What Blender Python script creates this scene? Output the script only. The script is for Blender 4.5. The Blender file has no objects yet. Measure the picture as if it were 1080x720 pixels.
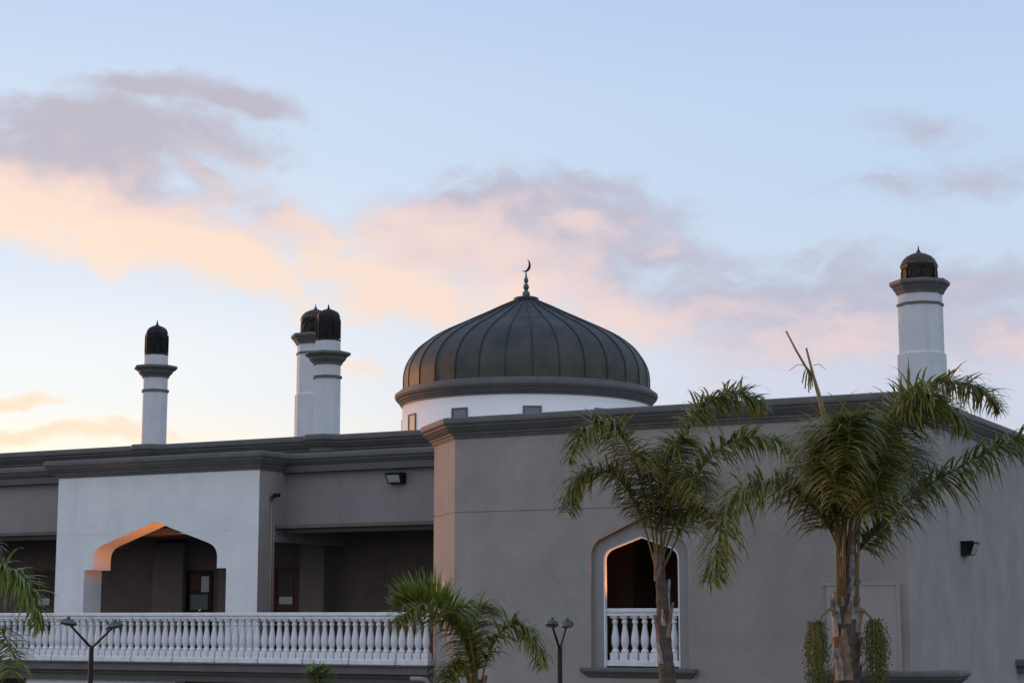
import bpy, bmesh, math, random
from mathutils import Vector, Matrix
R = math.radians
random.seed(7)
scene = bpy.context.scene
C = scene.collection

def srgb(r, g, b):
    f = lambda c: (c/255/12.92) if c/255 <= .04045 else ((c/255+.055)/1.055)**2.4
    return (f(r), f(g), f(b), 1)

# ---------------------------------------------------------------- camera
EYE = 5.3                      # metres above the ground
F, HOR = 1930.0, 292.0         # focal length and horizon drop of the 1080 px wide photograph
PITCH = math.atan(HOR/F)
cam_d = bpy.data.cameras.new('camera')
cam = bpy.data.objects.new('camera', cam_d); C.objects.link(cam)
cam_d.sensor_fit = 'HORIZONTAL'; cam_d.sensor_width = 36; cam_d.lens = 36*F/1080
cam_d.clip_start = .2; cam_d.clip_end = 5000
cam.location = (0, 0, EYE); cam.rotation_euler = (R(90)+PITCH, 0, 0)
scene.camera = cam

# ---------------------------------------------------------------- sun (low, beyond the left end of the building)
SUN_H = Vector((-.853, .522, 0)).normalized()
SUN_EL = R(3.5)
sun_dir = Vector((SUN_H.x*math.cos(SUN_EL), SUN_H.y*math.cos(SUN_EL), math.sin(SUN_EL)))
sd = bpy.data.lights.new('sun', 'SUN'); sd.energy = 1.55; sd.angle = R(1.0); sd.color = (1, .38, .13)
so = bpy.data.objects.new('sun', sd); C.objects.link(so)
so.rotation_euler = (-sun_dir).to_track_quat('-Z', 'Y').to_euler()

# ---------------------------------------------------------------- sky
def build_world():
    w = bpy.data.worlds.new('World'); scene.world = w; w.use_nodes = True
    nt = w.node_tree; nt.nodes.clear(); N = nt.nodes; L = nt.links
    def group_density():
        g = bpy.data.node_groups.new('cloud_density', 'ShaderNodeTree')
        g.interface.new_socket('Vector', in_out='INPUT', socket_type='NodeSocketVector')
        g.interface.new_socket('Density', in_out='OUTPUT', socket_type='NodeSocketFloat')
        gi = g.nodes.new('NodeGroupInput'); go = g.nodes.new('NodeGroupOutput')
        def M(op, a, b=None, c=None):
            n = g.nodes.new('ShaderNodeMath'); n.operation = op
            for i, v in enumerate((a, b, c)):
                if v is None: continue
                if isinstance(v, (int, float)): n.inputs[i].default_value = v
                else: g.links.new(v, n.inputs[i])
            return n.outputs[0]
        def V(op, a, b=None, s=None):
            n = g.nodes.new('ShaderNodeVectorMath'); n.operation = op
            g.links.new(a, n.inputs[0])
            if b is not None:
                if isinstance(b, tuple): n.inputs[1].default_value = b
                else: g.links.new(b, n.inputs[1])
            if s is not None: n.inputs[3].default_value = s
            return n
        v = gi.outputs[0]
        n1 = g.nodes.new('ShaderNodeTexNoise'); n1.inputs['Scale'].default_value = .32; n1.inputs['Detail'].default_value = 5
        n1.inputs['Roughness'].default_value = .55
        g.links.new(v, n1.inputs['Vector'])
        wv = V('SCALE', V('SUBTRACT', n1.outputs['Color'], (.5, .5, .5)).outputs[0], s=2.0).outputs[0]
        vw = V('ADD', v, wv).outputs[0]
        # clouds: azimuth, elevation (degrees), half width, half height, tilt, weight
        A = lambda px: math.degrees(math.atan((px-540)/F)); E_ = lambda py: (652-py)/F*57.3
        px_blobs = [   # centre, half width, half height, tilt, weight: clouds as they stand over the building, turned into angles
            (40, 215, 190, 62, -12, 1.1), (130, 245, 190, 52, -20, 1.05), (240, 275, 120, 36, -20, .9), (60, 172, 150, 50, 4, 1.0), (420, 312, 90, 34, -6, .9),
            (150, 112, 110, 22, 0, .9), (150, 150, 150, 34, -6, .85), (300, 235, 110, 30, -14, .6), (240, 122, 95, 17, -8, .95), (110, 140, 120, 22, -4, .7), (190, 185, 80, 26, -24, .75),
            (420, 228, 70, 18, 8, .7), (480, 245, 120, 50, 8, 1.1), (600, 232, 140, 46, -6, 1.15), (560, 270, 190, 40, 0, .9), (630, 195, 80, 18, -10, .8),
            (700, 268, 110, 24, -10, .9), (400, 290, 110, 34, -10, .8), (330, 268, 70, 26, -20, .65), (560, 300, 150, 30, 0, .75),
            (660, 320, 130, 38, -4, .8), (800, 325, 170, 44, 4, .95), (890, 340, 170, 70, 0, 1.0), (1010, 320, 130, 36, -4, .75), (1060, 370, 120, 40, 0, .7),
            (990, 150, 60, 14, -4, .36), (1015, 208, 90, 30, -6, .45), (950, 200, 60, 12, 6, .3),
            (12, 428, 52, 9, 3, .95), (70, 462, 130, 12, 1, .95), (130, 452, 40, 8, 4, .6), (385, 392, 70, 14, -8, .45), (300, 330, 60, 14, 8, .3)]
        blobs = [(A(x_), E_(y_), w_*.0297, h_*.0297, t_, wt_) for x_, y_, w_, h_, t_, wt_ in px_blobs]+[
            (-27, 9, 8, 1.6, 4, 1), (27, 11, 8, 2.4, -3, 1), (40, 6, 12, 1.4, 0, .9), (-45, 14, 10, 2, 6, .8),
            (70, 16, 16, 3, -5, .8), (-80, 10, 20, 2.2, 3, .8), (130, 18, 25, 4, 4, .8), (-140, 15, 25, 3, 0, .7), (20, 27, 9, 2.4, 12, .6)]
        cur = None
        for az, el, ra, re, tilt, wt in blobs:
            m = g.nodes.new('ShaderNodeMapping'); m.vector_type = 'TEXTURE'
            m.inputs['Location'].default_value = (az, el, 0)
            m.inputs['Rotation'].default_value = (0, 0, R(tilt))
            m.inputs['Scale'].default_value = (ra, re, 1e3)
            g.links.new(vw, m.inputs['Vector'])
            ln = V('LENGTH', m.outputs[0]).outputs['Value']
            d = M('MULTIPLY', M('SUBTRACT', 1.2, ln), wt)
            cur = d if cur is None else M('SMOOTH_MAX', cur, d, .35)
        n2 = g.nodes.new('ShaderNodeTexNoise'); n2.inputs['Scale'].default_value = .95; n2.inputs['Detail'].default_value = 9
        n2.inputs['Roughness'].default_value = .60; n2.inputs['Distortion'].default_value = .3
        mp = g.nodes.new('ShaderNodeMapping'); mp.inputs['Scale'].default_value = (.45, 1.0, 1)
        g.links.new(vw, mp.inputs['Vector']); g.links.new(mp.outputs[0], n2.inputs['Vector'])
        dens = M('ADD', cur, M('MULTIPLY', M('SUBTRACT', n2.outputs[0], .5), 1.6))
        g.links.new(dens, go.inputs[0])
        return g
    G = group_density()
    def M(op, a, b=None, c=None, clamp=False):
        n = N.new('ShaderNodeMath'); n.operation = op; n.use_clamp = clamp
        for i, v in enumerate((a, b, c)):
            if v is None: continue
            if isinstance(v, (int, float)): n.inputs[i].default_value = v
            else: L.new(v, n.inputs[i])
        return n.outputs[0]
    def smooth(v, a, b):
        n = N.new('ShaderNodeMapRange'); n.interpolation_type = 'SMOOTHSTEP'
        n.inputs['From Min'].default_value = a; n.inputs['From Max'].default_value = b
        L.new(v, n.inputs['Value']); return n.outputs[0]
    def mix(f, a, b):
        n = N.new('ShaderNodeMix'); n.data_type = 'RGBA'
        for i, v in ((0, f), (6, a), (7, b)):
            if isinstance(v, (int, float)): n.inputs[i].default_value = v
            elif isinstance(v, tuple): n.inputs[i].default_value = v
            else: L.new(v, n.inputs[i])
        return n.outputs[2]
    def ramp(v, stops):
        n = N.new('ShaderNodeValToRGB'); e = n.color_ramp.elements
        n.color_ramp.interpolation = 'EASE'
        while len(e) < len(stops): e.new(.5)
        for k, (p, c) in enumerate(stops): e[k].position = p; e[k].color = c
        L.new(v, n.inputs[0]); return n.outputs[0]
    tc = N.new('ShaderNodeTexCoord'); sp = N.new('ShaderNodeSeparateXYZ')
    L.new(tc.outputs['Generated'], sp.inputs[0])
    x, y, z = sp.outputs
    az = M('MULTIPLY', M('ARCTAN2', x, y), 57.2958)
    el = M('MULTIPLY', M('ARCSINE', z), 57.2958)
    cb = N.new('ShaderNodeCombineXYZ'); L.new(az, cb.inputs[0]); L.new(el, cb.inputs[1])
    cb2 = N.new('ShaderNodeCombineXYZ')
    L.new(M('ADD', az, -.75), cb2.inputs[0]); L.new(M('ADD', el, -1.25), cb2.inputs[1])
    g1 = N.new('ShaderNodeGroup'); g1.node_tree = G; L.new(cb.outputs[0], g1.inputs[0])
    g2 = N.new('ShaderNodeGroup'); g2.node_tree = G; L.new(cb2.outputs[0], g2.inputs[0])
    d1, d2 = g1.outputs[0], g2.outputs[0]
    elf = M('DIVIDE', el, 90, clamp=True)
    warm_side = smooth(az, 13, -15)                       # the sunset is beyond the left of the view
    right = ramp(elf, [(0, srgb(206,202,214)), (.07, srgb(203,208,228)), (.12, srgb(198,214,236)), (.16, srgb(190,211,237)), (.22, srgb(180,201,236)), (.45, srgb(150,176,222)), (1, srgb(130,158,210))])
    left = ramp(elf, [(0, srgb(255,226,180)), (.055, srgb(254,247,232)), (.08, srgb(240,243,246)), (.13, srgb(216,226,243)), (.17, srgb(203,219,240)), (.22, srgb(188,208,238)), (.45, srgb(152,178,222)), (1, srgb(130,158,210))])
    base = mix(warm_side, right, left)
    # the half of the sky behind the camera, away from the sunset, made paler to brighten the facades
    back = smooth(y, .35, -.5)
    backc = ramp(elf, [(0, srgb(216,214,222)), (.12, srgb(228,234,246)), (.35, srgb(216,230,250)), (1, srgb(150,178,224))])
    base = mix(back, base, backc)
    # clouds
    cover = smooth(d1, -.06, .82)
    slope = M('SUBTRACT', d1, d2)                         # positive towards the low sun: the lit lower-left flanks
    wl = smooth(az, 7, -6)                                # clouds nearer the sunset are lit, from below
    fl = M('MULTIPLY', wl, M('ADD', .52, M('MULTIPLY', M('SUBTRACT', 12.4, el), .21)))
    fl = M('ADD', fl, M('MULTIPLY', M('MULTIPLY', M('SUBTRACT', 1.0, wl), smooth(el, 10.5, 8.0)), .10))
    lit = M('MULTIPLY', M('ADD', M('MULTIPLY', slope, .45), fl, clamp=True), M('ADD', M('MULTIPLY', smooth(M('ADD', el, M('MULTIPLY', smooth(az, 5, 12), 2.5)), 15.4, 13.6), .92), .08))
    mauve = mix(warm_side, srgb(184,184,204), srgb(186,178,192))
    peach = mix(warm_side, srgb(226,204,208), srgb(240,210,200))
    hot = mix(warm_side, srgb(240,212,208), srgb(254,224,200))
    cc = mix(smooth(lit, 0, .55), mauve, peach)
    cc = mix(smooth(lit, .45, 1.0), cc, hot)
    sky = mix(M('MULTIPLY', cover, .92), base, cc)
    # bright glow in the air around the setting sun, beyond the left of the view
    dv = N.new('ShaderNodeVectorMath'); dv.operation = 'DOT_PRODUCT'; L.new(tc.outputs['Generated'], dv.inputs[0]); dv.inputs[1].default_value = sun_dir
    gl = M('MULTIPLY', smooth(dv.outputs['Value'], .76, 1.0), smooth(el, 30, 4))
    sky = mix(M('MULTIPLY', gl, .8), sky, (1.9, 1.35, .85, 1))
    bg = N.new('ShaderNodeBackground'); bg.inputs[1].default_value = 1.0
    L.new(sky, bg.inputs[0])
    nish = N.new('ShaderNodeTexSky'); nish.sky_type = 'NISHITA'; nish.sun_disc = False
    nish.sun_elevation = SUN_EL; nish.sun_rotation = math.atan2(SUN_H.x, SUN_H.y)
    bg2 = N.new('ShaderNodeBackground'); bg2.inputs[1].default_value = .02
    L.new(nish.outputs[0], bg2.inputs[0])
    ad = N.new('ShaderNodeAddShader'); L.new(bg.outputs[0], ad.inputs[0]); L.new(bg2.outputs[0], ad.inputs[1])
    out = N.new('ShaderNodeOutputWorld'); L.new(ad.outputs[0], out.inputs[0])
build_world()
vs = scene.view_settings
vs.view_transform = 'Standard'; vs.look = 'None'; vs.exposure = 0; vs.gamma = 1; vs.use_curve_mapping = False

# ---------------------------------------------------------------- materials
def material(name, col, rough=.8, metal=0, col2=None, scale=1.5, bump=0, bscale=60, streak=0, spec=.3, trans=0, emit=None):
    m = bpy.data.materials.new(name); m.use_nodes = True
    nt = m.node_tree; N = nt.nodes; L = nt.links
    b = N['Principled BSDF']
    b.inputs['Roughness'].default_value = rough; b.inputs['Metallic'].default_value = metal
    b.inputs['Specular IOR Level'].default_value = spec
    tc = N.new('ShaderNodeTexCoord')
    c1 = (*col, 1); c2 = (*(col2 or tuple(c*.82 for c in col)), 1)
    n = N.new('ShaderNodeTexNoise'); n.inputs['Scale'].default_value = scale; n.inputs['Detail'].default_value = 6
    n.inputs['Roughness'].default_value = .62
    L.new(tc.outputs['Object'], n.inputs['Vector'])
    r = N.new('ShaderNodeMapRange'); r.inputs['From Min'].default_value = .34; r.inputs['From Max'].default_value = .66
    L.new(n.outputs[0], r.inputs['Value'])
    mx = N.new('ShaderNodeMix'); mx.data_type = 'RGBA'; mx.inputs[6].default_value = c1; mx.inputs[7].default_value = c2
    L.new(r.outputs[0], mx.inputs[0]); colour = mx.outputs[2]
    if streak:
        mp = N.new('ShaderNodeMapping'); mp.inputs['Scale'].default_value = (3.2, 3.2, .22)
        L.new(tc.outputs['Object'], mp.inputs['Vector'])
        n2 = N.new('ShaderNodeTexNoise'); n2.inputs['Scale'].default_value = 1.6; n2.inputs['Detail'].default_value = 5
        L.new(mp.outputs[0], n2.inputs['Vector'])
        r2 = N.new('ShaderNodeMapRange'); r2.inputs['From Min'].default_value = .5; r2.inputs['From Max'].default_value = .75
        r2.inputs['To Max'].default_value = streak; L.new(n2.outputs[0], r2.inputs['Value'])
        m2 = N.new('ShaderNodeMix'); m2.data_type = 'RGBA'; m2.inputs[7].default_value = (*tuple(c*.55 for c in col), 1)
        L.new(r2.outputs[0], m2.inputs[0]); L.new(colour, m2.inputs[6]); colour = m2.outputs[2]
    L.new(colour, b.inputs['Base Color'])
    if bump:
        n3 = N.new('ShaderNodeTexNoise'); n3.inputs['Scale'].default_value = bscale; n3.inputs['Detail'].default_value = 4
        L.new(tc.outputs['Object'], n3.inputs['Vector'])
        bp = N.new('ShaderNodeBump'); bp.inputs['Strength'].default_value = bump; bp.inputs['Distance'].default_value = .01
        L.new(n3.outputs[0], bp.inputs['Height']); L.new(bp.outputs[0], b.inputs['Normal'])
    if trans:
        t = N.new('ShaderNodeBsdfTranslucent'); L.new(colour, t.inputs[0])
        ms = N.new('ShaderNodeMixShader'); ms.inputs[0].default_value = trans
        L.new(b.outputs[0], ms.inputs[1]); L.new(t.outputs[0], ms.inputs[2])
        L.new(ms.outputs[0], N['Material Output'].inputs[0])
    if emit:
        b.inputs['Emission Color'].default_value = (*emit[0], 1); b.inputs['Emission Strength'].default_value = emit[1]
    return m
m_grey = material('grey_stucco', (.345, .312, .296), .92, col2=(.28, .256, .246), scale=1.1, bump=.9, bscale=28, streak=.14)
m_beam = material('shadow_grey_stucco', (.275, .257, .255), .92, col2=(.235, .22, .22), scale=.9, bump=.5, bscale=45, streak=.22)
m_trim = material('trim_stucco', (.142, .138, .138), .62, col2=(.11, .108, .108), scale=2.5, bump=.25, bscale=60, streak=.2)
m_recess = material('recess_stucco', (.305, .288, .283), .9, col2=(.27, .256, .252), scale=1.5, bump=.3, bscale=45)
m_panel = material('pale_panel_stucco', (.37, .35, .335), .9, col2=(.33, .31, .30), scale=1.2, bump=.3, bscale=45)
m_drum = material('bright_render', (.88, .88, .89), .85, col2=(.85, .85, .86), scale=1.2, bump=.2, streak=.06)
m_white = material('white_stucco', (.76, .78, .80), .88, col2=(.68, .70, .74), scale=1.3, bump=.7, bscale=25, streak=.14)
m_cast = material('white_cast_stone', (.82, .82, .86), .7, col2=(.66, .67, .72), scale=6, bump=.4, bscale=50, streak=.25)
m_min = material('pale_render', (.64, .66, .68), .85, col2=(.56, .58, .61), scale=1.6, bump=.3, bscale=40, streak=.18)
m_copper = material('aged_dark_copper', (.090, .082, .064), .6, .4, col2=(.044, .052, .048), scale=1.3, bump=.08, bscale=12, streak=.3, spec=.5)
m_seam = material('copper_seam', (.028, .03, .03), .5, .3, spec=.5)
m_dark = material('dark_bronze', (.022, .02, .02), .55, .3, col2=(.014, .013, .013), scale=5)
m_capb = material('brown_copper', (.085, .058, .042), .5, .4, col2=(.05, .04, .034), scale=5)
m_lant = material('brown_bronze', (.05, .032, .024), .5, .35, col2=(.03, .022, .02), scale=4)
m_teal = material('verdigris', (.09, .15, .15), .45, .3, col2=(.05, .085, .085), scale=6)
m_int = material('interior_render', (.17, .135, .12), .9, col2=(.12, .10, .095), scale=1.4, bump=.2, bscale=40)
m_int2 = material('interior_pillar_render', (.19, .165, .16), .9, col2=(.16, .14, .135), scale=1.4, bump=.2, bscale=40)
m_roof = material('roof_felt', (.12, .12, .12), .95)
m_glass = material('dark_glass', (.02, .02, .022), .35, 0, spec=.3)
m_fglass = material('window_pane', (.10, .13, .18), .12, 0, spec=.8)
m_wood = material('brown_timber', (.085, .035, .022), .55, 0, col2=(.055, .022, .015), scale=6)
m_paper = material('pale_paper', (.55, .58, .62), .8)
m_blue = material('blue_paper', (.14, .19, .21), .8)
m_redp = material('rust_paint', (.10, .04, .03), .7)
m_black = material('black_metal', (.015, .015, .016), .45, .5)
m_pole = material('dark_pole_paint', (.045, .04, .04), .4, .3)
m_head = material('lamp_metal', (.13, .15, .145), .35, .6, col2=(.09, .11, .105), scale=9)
m_lens = material('frosted_lens', (.42, .43, .44), .25, 0, spec=.6)
m_glow = material('lit_lens', (.8, .5, .3), .4, emit=((1, .38, .1), 4))
m_leaf = material('palm_leaf', (.070, .100, .020), .34, col2=(.28, .265, .055), scale=8, spec=.5, trans=.32)  # noise paints shadow greens and golden sun glints into the leaflet colour
m_leaf_y = material('sunlit_palm_leaf', (.25, .29, .045), .36, col2=(.07, .12, .024), scale=8, spec=.45, trans=.3)  # sunlit yellow-green put into the colour, mixed with a shaded green
m_leaf_o = material('olive_palm_leaf', (.09, .10, .02), .36, col2=(.32, .26, .06), scale=8, spec=.5, trans=.32)  # yellow light on the crown leaflets put into the olive colour
m_rachis = material('palm_stalk', (.24, .17, .075), .5, col2=(.17, .15, .055), scale=6)
m_trunk = material('palm_bark', (.15, .115, .095), .9, col2=(.07, .055, .05), scale=8, bump=1, bscale=25, streak=.5)
m_boot = material('dry_leaf_base', (.34, .23, .16), .85, col2=(.15, .10, .08), scale=9, bump=.8, bscale=30)
m_boot2 = material('grey_leaf_base', (.46, .42, .43), .85, col2=(.17, .14, .14), scale=8, bump=.8, bscale=30)
m_fruit = material('green_fruit', (.14, .16, .035), .6, col2=(.08, .11, .025), scale=9)
m_asph = material('pale_worn_asphalt', (.12, .12, .118), .9, col2=(.09, .09, .09), scale=.5, bump=.5, bscale=40)
m_pave = material('concrete_paving', (.3, .29, .27), .9, col2=(.25, .24, .23), scale=.7, bump=.2)
m_hill = material('dry_hill', (.10, .11, .06), .95, col2=(.16, .13, .08), scale=.02)
m_lawn = material('lawn_grass', (.05, .09, .025), .95, col2=(.07, .10, .035), scale=.8, bump=.6, bscale=50)

# ---------------------------------------------------------------- helpers
def tag(o, label=None, cat=None, group=None, kind=None):
    if label: o['label'] = label
    if cat: o['category'] = cat
    if group: o['group'] = group
    if kind: o['kind'] = kind
    return o
def empty(name, loc=(0, 0, 0), rz=0, parent=None):
    o = bpy.data.objects.new(name, None); C.objects.link(o)
    o.empty_display_size = .3
    o.location = loc; o.rotation_euler = (0, 0, rz)
    if parent: o.parent = parent
    return o
class MB:
    """collects geometry in one bmesh and links it as one mesh object"""
    def __init__(s): s.b = bmesh.new()
    def face(s, pts, mi=0, smooth=False):
        try:
            f = s.b.faces.new([s.b.verts.new(p) for p in pts]); f.material_index = mi; f.smooth = smooth
        except ValueError: pass
    def box(s, x0, x1, y0, y1, z0, z1, mi=0, skip=''):
        v = [(x0,y0,z0),(x1,y0,z0),(x1,y1,z0),(x0,y1,z0),(x0,y0,z1),(x1,y0,z1),(x1,y1,z1),(x0,y1,z1)]
        vs_ = [s.b.verts.new(p) for p in v]
        for k, q in {'b':(0,3,2,1),'t':(4,5,6,7),'f':(0,1,5,4),'r':(1,2,6,5),'k':(2,3,7,6),'l':(3,0,4,7)}.items():
            if k in skip: continue
            f = s.b.faces.new([vs_[i] for i in q]); f.material_index = mi
    def prism(s, pts, z0, z1, mi=0):
        n = len(pts)
        lo = [s.b.verts.new((p[0], p[1], z0)) for p in pts]; hi = [s.b.verts.new((p[0], p[1], z1)) for p in pts]
        for i in range(n):
            f = s.b.faces.new((lo[i], lo[(i+1) % n], hi[(i+1) % n], hi[i])); f.material_index = mi
        s.b.faces.new(hi).material_index = mi; s.b.faces.new(lo[::-1]).material_index = mi
    def lathe(s, prof, n=24, c=(0, 0), rot=0, smooth=True, mi=0, cap=True):
        rings = []
        for r, z in prof:
            if r < 1e-5: rings.append([s.b.verts.new((c[0], c[1], z))])
            else: rings.append([s.b.verts.new((c[0]+r*math.cos(rot+2*math.pi*k/n), c[1]+r*math.sin(rot+2*math.pi*k/n), z)) for k in range(n)])
        for A, B in zip(rings, rings[1:]):
            for k in range(n):
                a, a2 = A[k % len(A)], A[(k+1) % len(A)]; b, b2 = B[k % len(B)], B[(k+1) % len(B)]
                q = []
                for v in (a, a2, b2, b):
                    if v not in q: q.append(v)
                if len(q) > 2:
                    f = s.b.faces.new(q); f.smooth = smooth; f.material_index = mi
        if cap:
            for ring in (rings[0], rings[-1]):
                if len(ring) > 2: s.b.faces.new(ring).material_index = mi
    def tube(s, pts, rad, n=8, mi=0, smooth=True):
        pts = [Vector(p) for p in pts]
        if not isinstance(rad, (list, tuple)): rad = [rad]*len(pts)
        rings = []; up = None
        for i, p in enumerate(pts):
            t = (pts[min(i+1, len(pts)-1)]-pts[max(i-1, 0)]).normalized()
            if up is None: up = Vector((0, 0, 1)) if abs(t.z) < .9 else Vector((1, 0, 0))
            a = t.cross(up).normalized(); b_ = a.cross(t).normalized(); up = b_
            rings.append([s.b.verts.new(p+(a*math.cos(2*math.pi*k/n)+b_*math.sin(2*math.pi*k/n))*rad[i]) for k in range(n)])
        for A, B in zip(rings, rings[1:]):
            for k in range(n):
                f = s.b.faces.new((A[k], A[(k+1) % n], B[(k+1) % n], B[k])); f.smooth = smooth; f.material_index = mi
        s.b.faces.new(rings[0][::-1]).material_index = mi; s.b.faces.new(rings[-1]).material_index = mi
    def sweep(s, path, prof, closed=False, mi=0):
        """profile (out, z) swept along a (u, w) path; outward is to the right of travel"""
        n = len(path); rings = []
        nrm = []
        segs = n if closed else n-1
        for i in range(segs):
            a, b_ = path[i], path[(i+1) % n]; t = Vector((b_[0]-a[0], b_[1]-a[1])).normalized(); nrm.append(Vector((t.y, -t.x)))
        for i in range(n):
            if closed: n0, n1 = nrm[i-1], nrm[i]
            else: n0, n1 = nrm[max(i-1, 0)], nrm[min(i, segs-1)]
            m_ = (n0+n1).normalized(); m_ = m_/max(.3, m_.dot(n1))
            rings.append([s.b.verts.new((path[i][0]+m_.x*o, path[i][1]+m_.y*o, z)) for o, z in prof])
        for i in range(segs):
            A, B = rings[i], rings[(i+1) % n]
            for k in range(len(prof)-1):
                s.b.faces.new((A[k], A[k+1], B[k+1], B[k])).material_index = mi
        if not closed:
            for r_ in (rings[0], rings[-1]):
                try: s.b.faces.new(r_).material_index = mi
                except ValueError: pass
    def build(s, name, mats, parent=None, bevel=0, loc=None):
        bmesh.ops.recalc_face_normals(s.b, faces=s.b.faces)
        me = bpy.data.meshes.new(name); s.b.to_mesh(me); s.b.free()
        for m in (mats if isinstance(mats, (list, tuple)) else [mats]): me.materials.append(m)
        o = bpy.data.objects.new(name, me); C.objects.link(o)
        if parent: o.parent = parent
        if loc: o.location = loc
        if bevel:
            bv = o.modifiers.new('bevel', 'BEVEL'); bv.width = bevel; bv.segments = 2; bv.limit_method = 'ANGLE'
        return o
def P(px, py, Y):
    """the point at forward distance Y (metres) seen at a measured spot of the photograph"""
    dx, dz = px-540, 360-py
    c, s_ = math.cos(PITCH), math.sin(PITCH)
    t = Y/(F*c-dz*s_)
    return Vector((dx*t, Y, EYE+(F*s_+dz*c)*t))
DU = Vector((.8824, -.4706, 0)); DW = Vector((.4706, .8824, 0)); ORG = Vector((-1.125, 36, 0))
ROT = math.atan2(-.4706, .8824)
def local(p):
    q = Vector(p)-ORG; return Vector((q.dot(DU), q.dot(DW), p[2]))
def G(u, w, z): return ORG+DU*u+DW*w+Vector((0, 0, z))
def arch(cx, half, zb, zs, kx, kz, za, n=9):
    """pointed arch outline, left foot over the apex to the right foot"""
    P0 = Vector((-half, zs)); P3 = Vector((-half+kx, kz)); ap = Vector((0, za))
    t = (ap-P3).normalized()
    P1 = P0+Vector((0, (kz-zs)*.72)); P2 = P3-t*kx*.55
    left = [Vector((-half, zb))]
    for i in range(n+1):
        q = i/n; left.append(P0*(1-q)**3+P1*3*q*(1-q)**2+P2*3*q*q*(1-q)+P3*q**3)
    pts = [(cx+p.x, p.y) for p in left]+[(cx, za)]+[(cx-p.x, p.y) for p in reversed(left)]
    return pts
def wall_holes(mb, u0, u1, z0, z1, holes, w0, w1, mi_front=0, mi_in=0, mi_side=0):
    """a wall slab with openings; each hole is an outline list from its left foot to its right foot"""
    holes = sorted(holes, key=lambda h: h[0][0])
    for w, flip in ((w0, 0), (w1, 1)):
        x = u0
        def q(pts, mi=mi_front): mb.face([(a, w, b) for a, b in (pts[::-1] if flip else pts)], mi)
        for h in holes:
            hl, hr = h[0][0], h[-1][0]; zb = h[0][1]
            q([(x, z0), (hl, z0), (hl, z1), (x, z1)])
            if zb > z0+1e-4: q([(hl, z0), (hr, z0), (hr, zb), (hl, zb)])
            for a, b in zip(h, h[1:]):
                if abs(b[0]-a[0]) > 1e-5: q([(a[0], a[1]), (b[0], b[1]), (b[0], z1), (a[0], z1)])
            x = hr
        q([(x, z0), (u1, z0), (u1, z1), (x, z1)])
    for h in holes:
        for a, b in zip(h, h[1:]): mb.face([(a[0], w0, a[1]), (b[0], w0, b[1]), (b[0], w1, b[1]), (a[0], w1, a[1])], mi_in)
        a, b = h[0], h[-1]; mb.face([(a[0], w0, a[1]), (b[0], w0, b[1]), (b[0], w1, b[1]), (a[0], w1, a[1])], mi_in)
    mb.face([(u0, w0, z0), (u0, w1, z0), (u0, w1, z1), (u0, w0, z1)], mi_side)
    mb.face([(u1, w0, z0), (u1, w1, z0), (u1, w1, z1), (u1, w0, z1)], mi_side)
    mb.face([(u0, w0, z1), (u1, w0, z1), (u1, w1, z1), (u0, w1, z1)], mi_side)
    mb.face([(u0, w0, z0), (u1, w0, z0), (u1, w1, z0), (u0, w1, z0)], mi_side)
def ring_band(mb, A, B, w0, w1, mi=0):
    for a, a2, b, b2 in zip(A, A[1:], B, B[1:]):
        mb.face([(a[0], w0, a[1]), (a2[0], w0, a2[1]), (b2[0], w0, b2[1]), (b[0], w0, b[1])], mi)
        mb.face([(b[0], w0, b[1]), (b2[0], w0, b2[1]), (b2[0], w1, b2[1]), (b[0], w1, b[1])], mi)
        mb.face([(a[0], w0, a[1]), (a2[0], w0, a2[1]), (a2[0], w1, a2[1]), (a[0], w1, a[1])], mi)

Z = EYE
# ---------------------------------------------------------------- ground
def struct(name, mb, m): return tag(mb.build(name, m), kind='structure')
b = MB(); b.face([(-1500, -1500, 0), (1500, -1500, 0), (1500, 1500, 0), (-1500, 1500, 0)]); struct('ground', b, m_asph)
b = MB()
for a, c in (((-30, -4), (14, -1.2)),):
    p = [G(a[0], a[1], 0), G(c[0], a[1], 0), G(c[0], c[1], 0), G(a[0], c[1], 0)]
    b.prism([(q.x, q.y) for q in p], -.05, .13)
struct('pavement', b, m_pave)
b = MB(); p = [G(-30, -15, 0), G(14, -15, 0), G(14, -4.15, 0), G(-30, -4.15, 0)]
b.prism([(q.x, q.y) for q in p], -.05, .1); struct('lawn', b, m_lawn)
b = MB(); n = 180
rows = []
for rr, hh in ((420, -1), (520, 9), (640, 15), (900, 20), (1200, -1)):
    rows.append([b.b.verts.new((rr*math.cos(2*math.pi*k/n), rr*math.sin(2*math.pi*k/n),
        hh if hh < 0 else hh*(.65+.35*math.sin(k*.21+rr)+.2*math.sin(k*.53+1)+.1*math.sin(k*1.3)))) for k in range(n)])
for A, B in zip(rows, rows[1:]):
    for k in range(n):
        f = b.b.faces.new((A[k], A[(k+1) % n], B[(k+1) % n], B[k])); f.smooth = True
struct('hills', b, m_hill)

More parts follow.
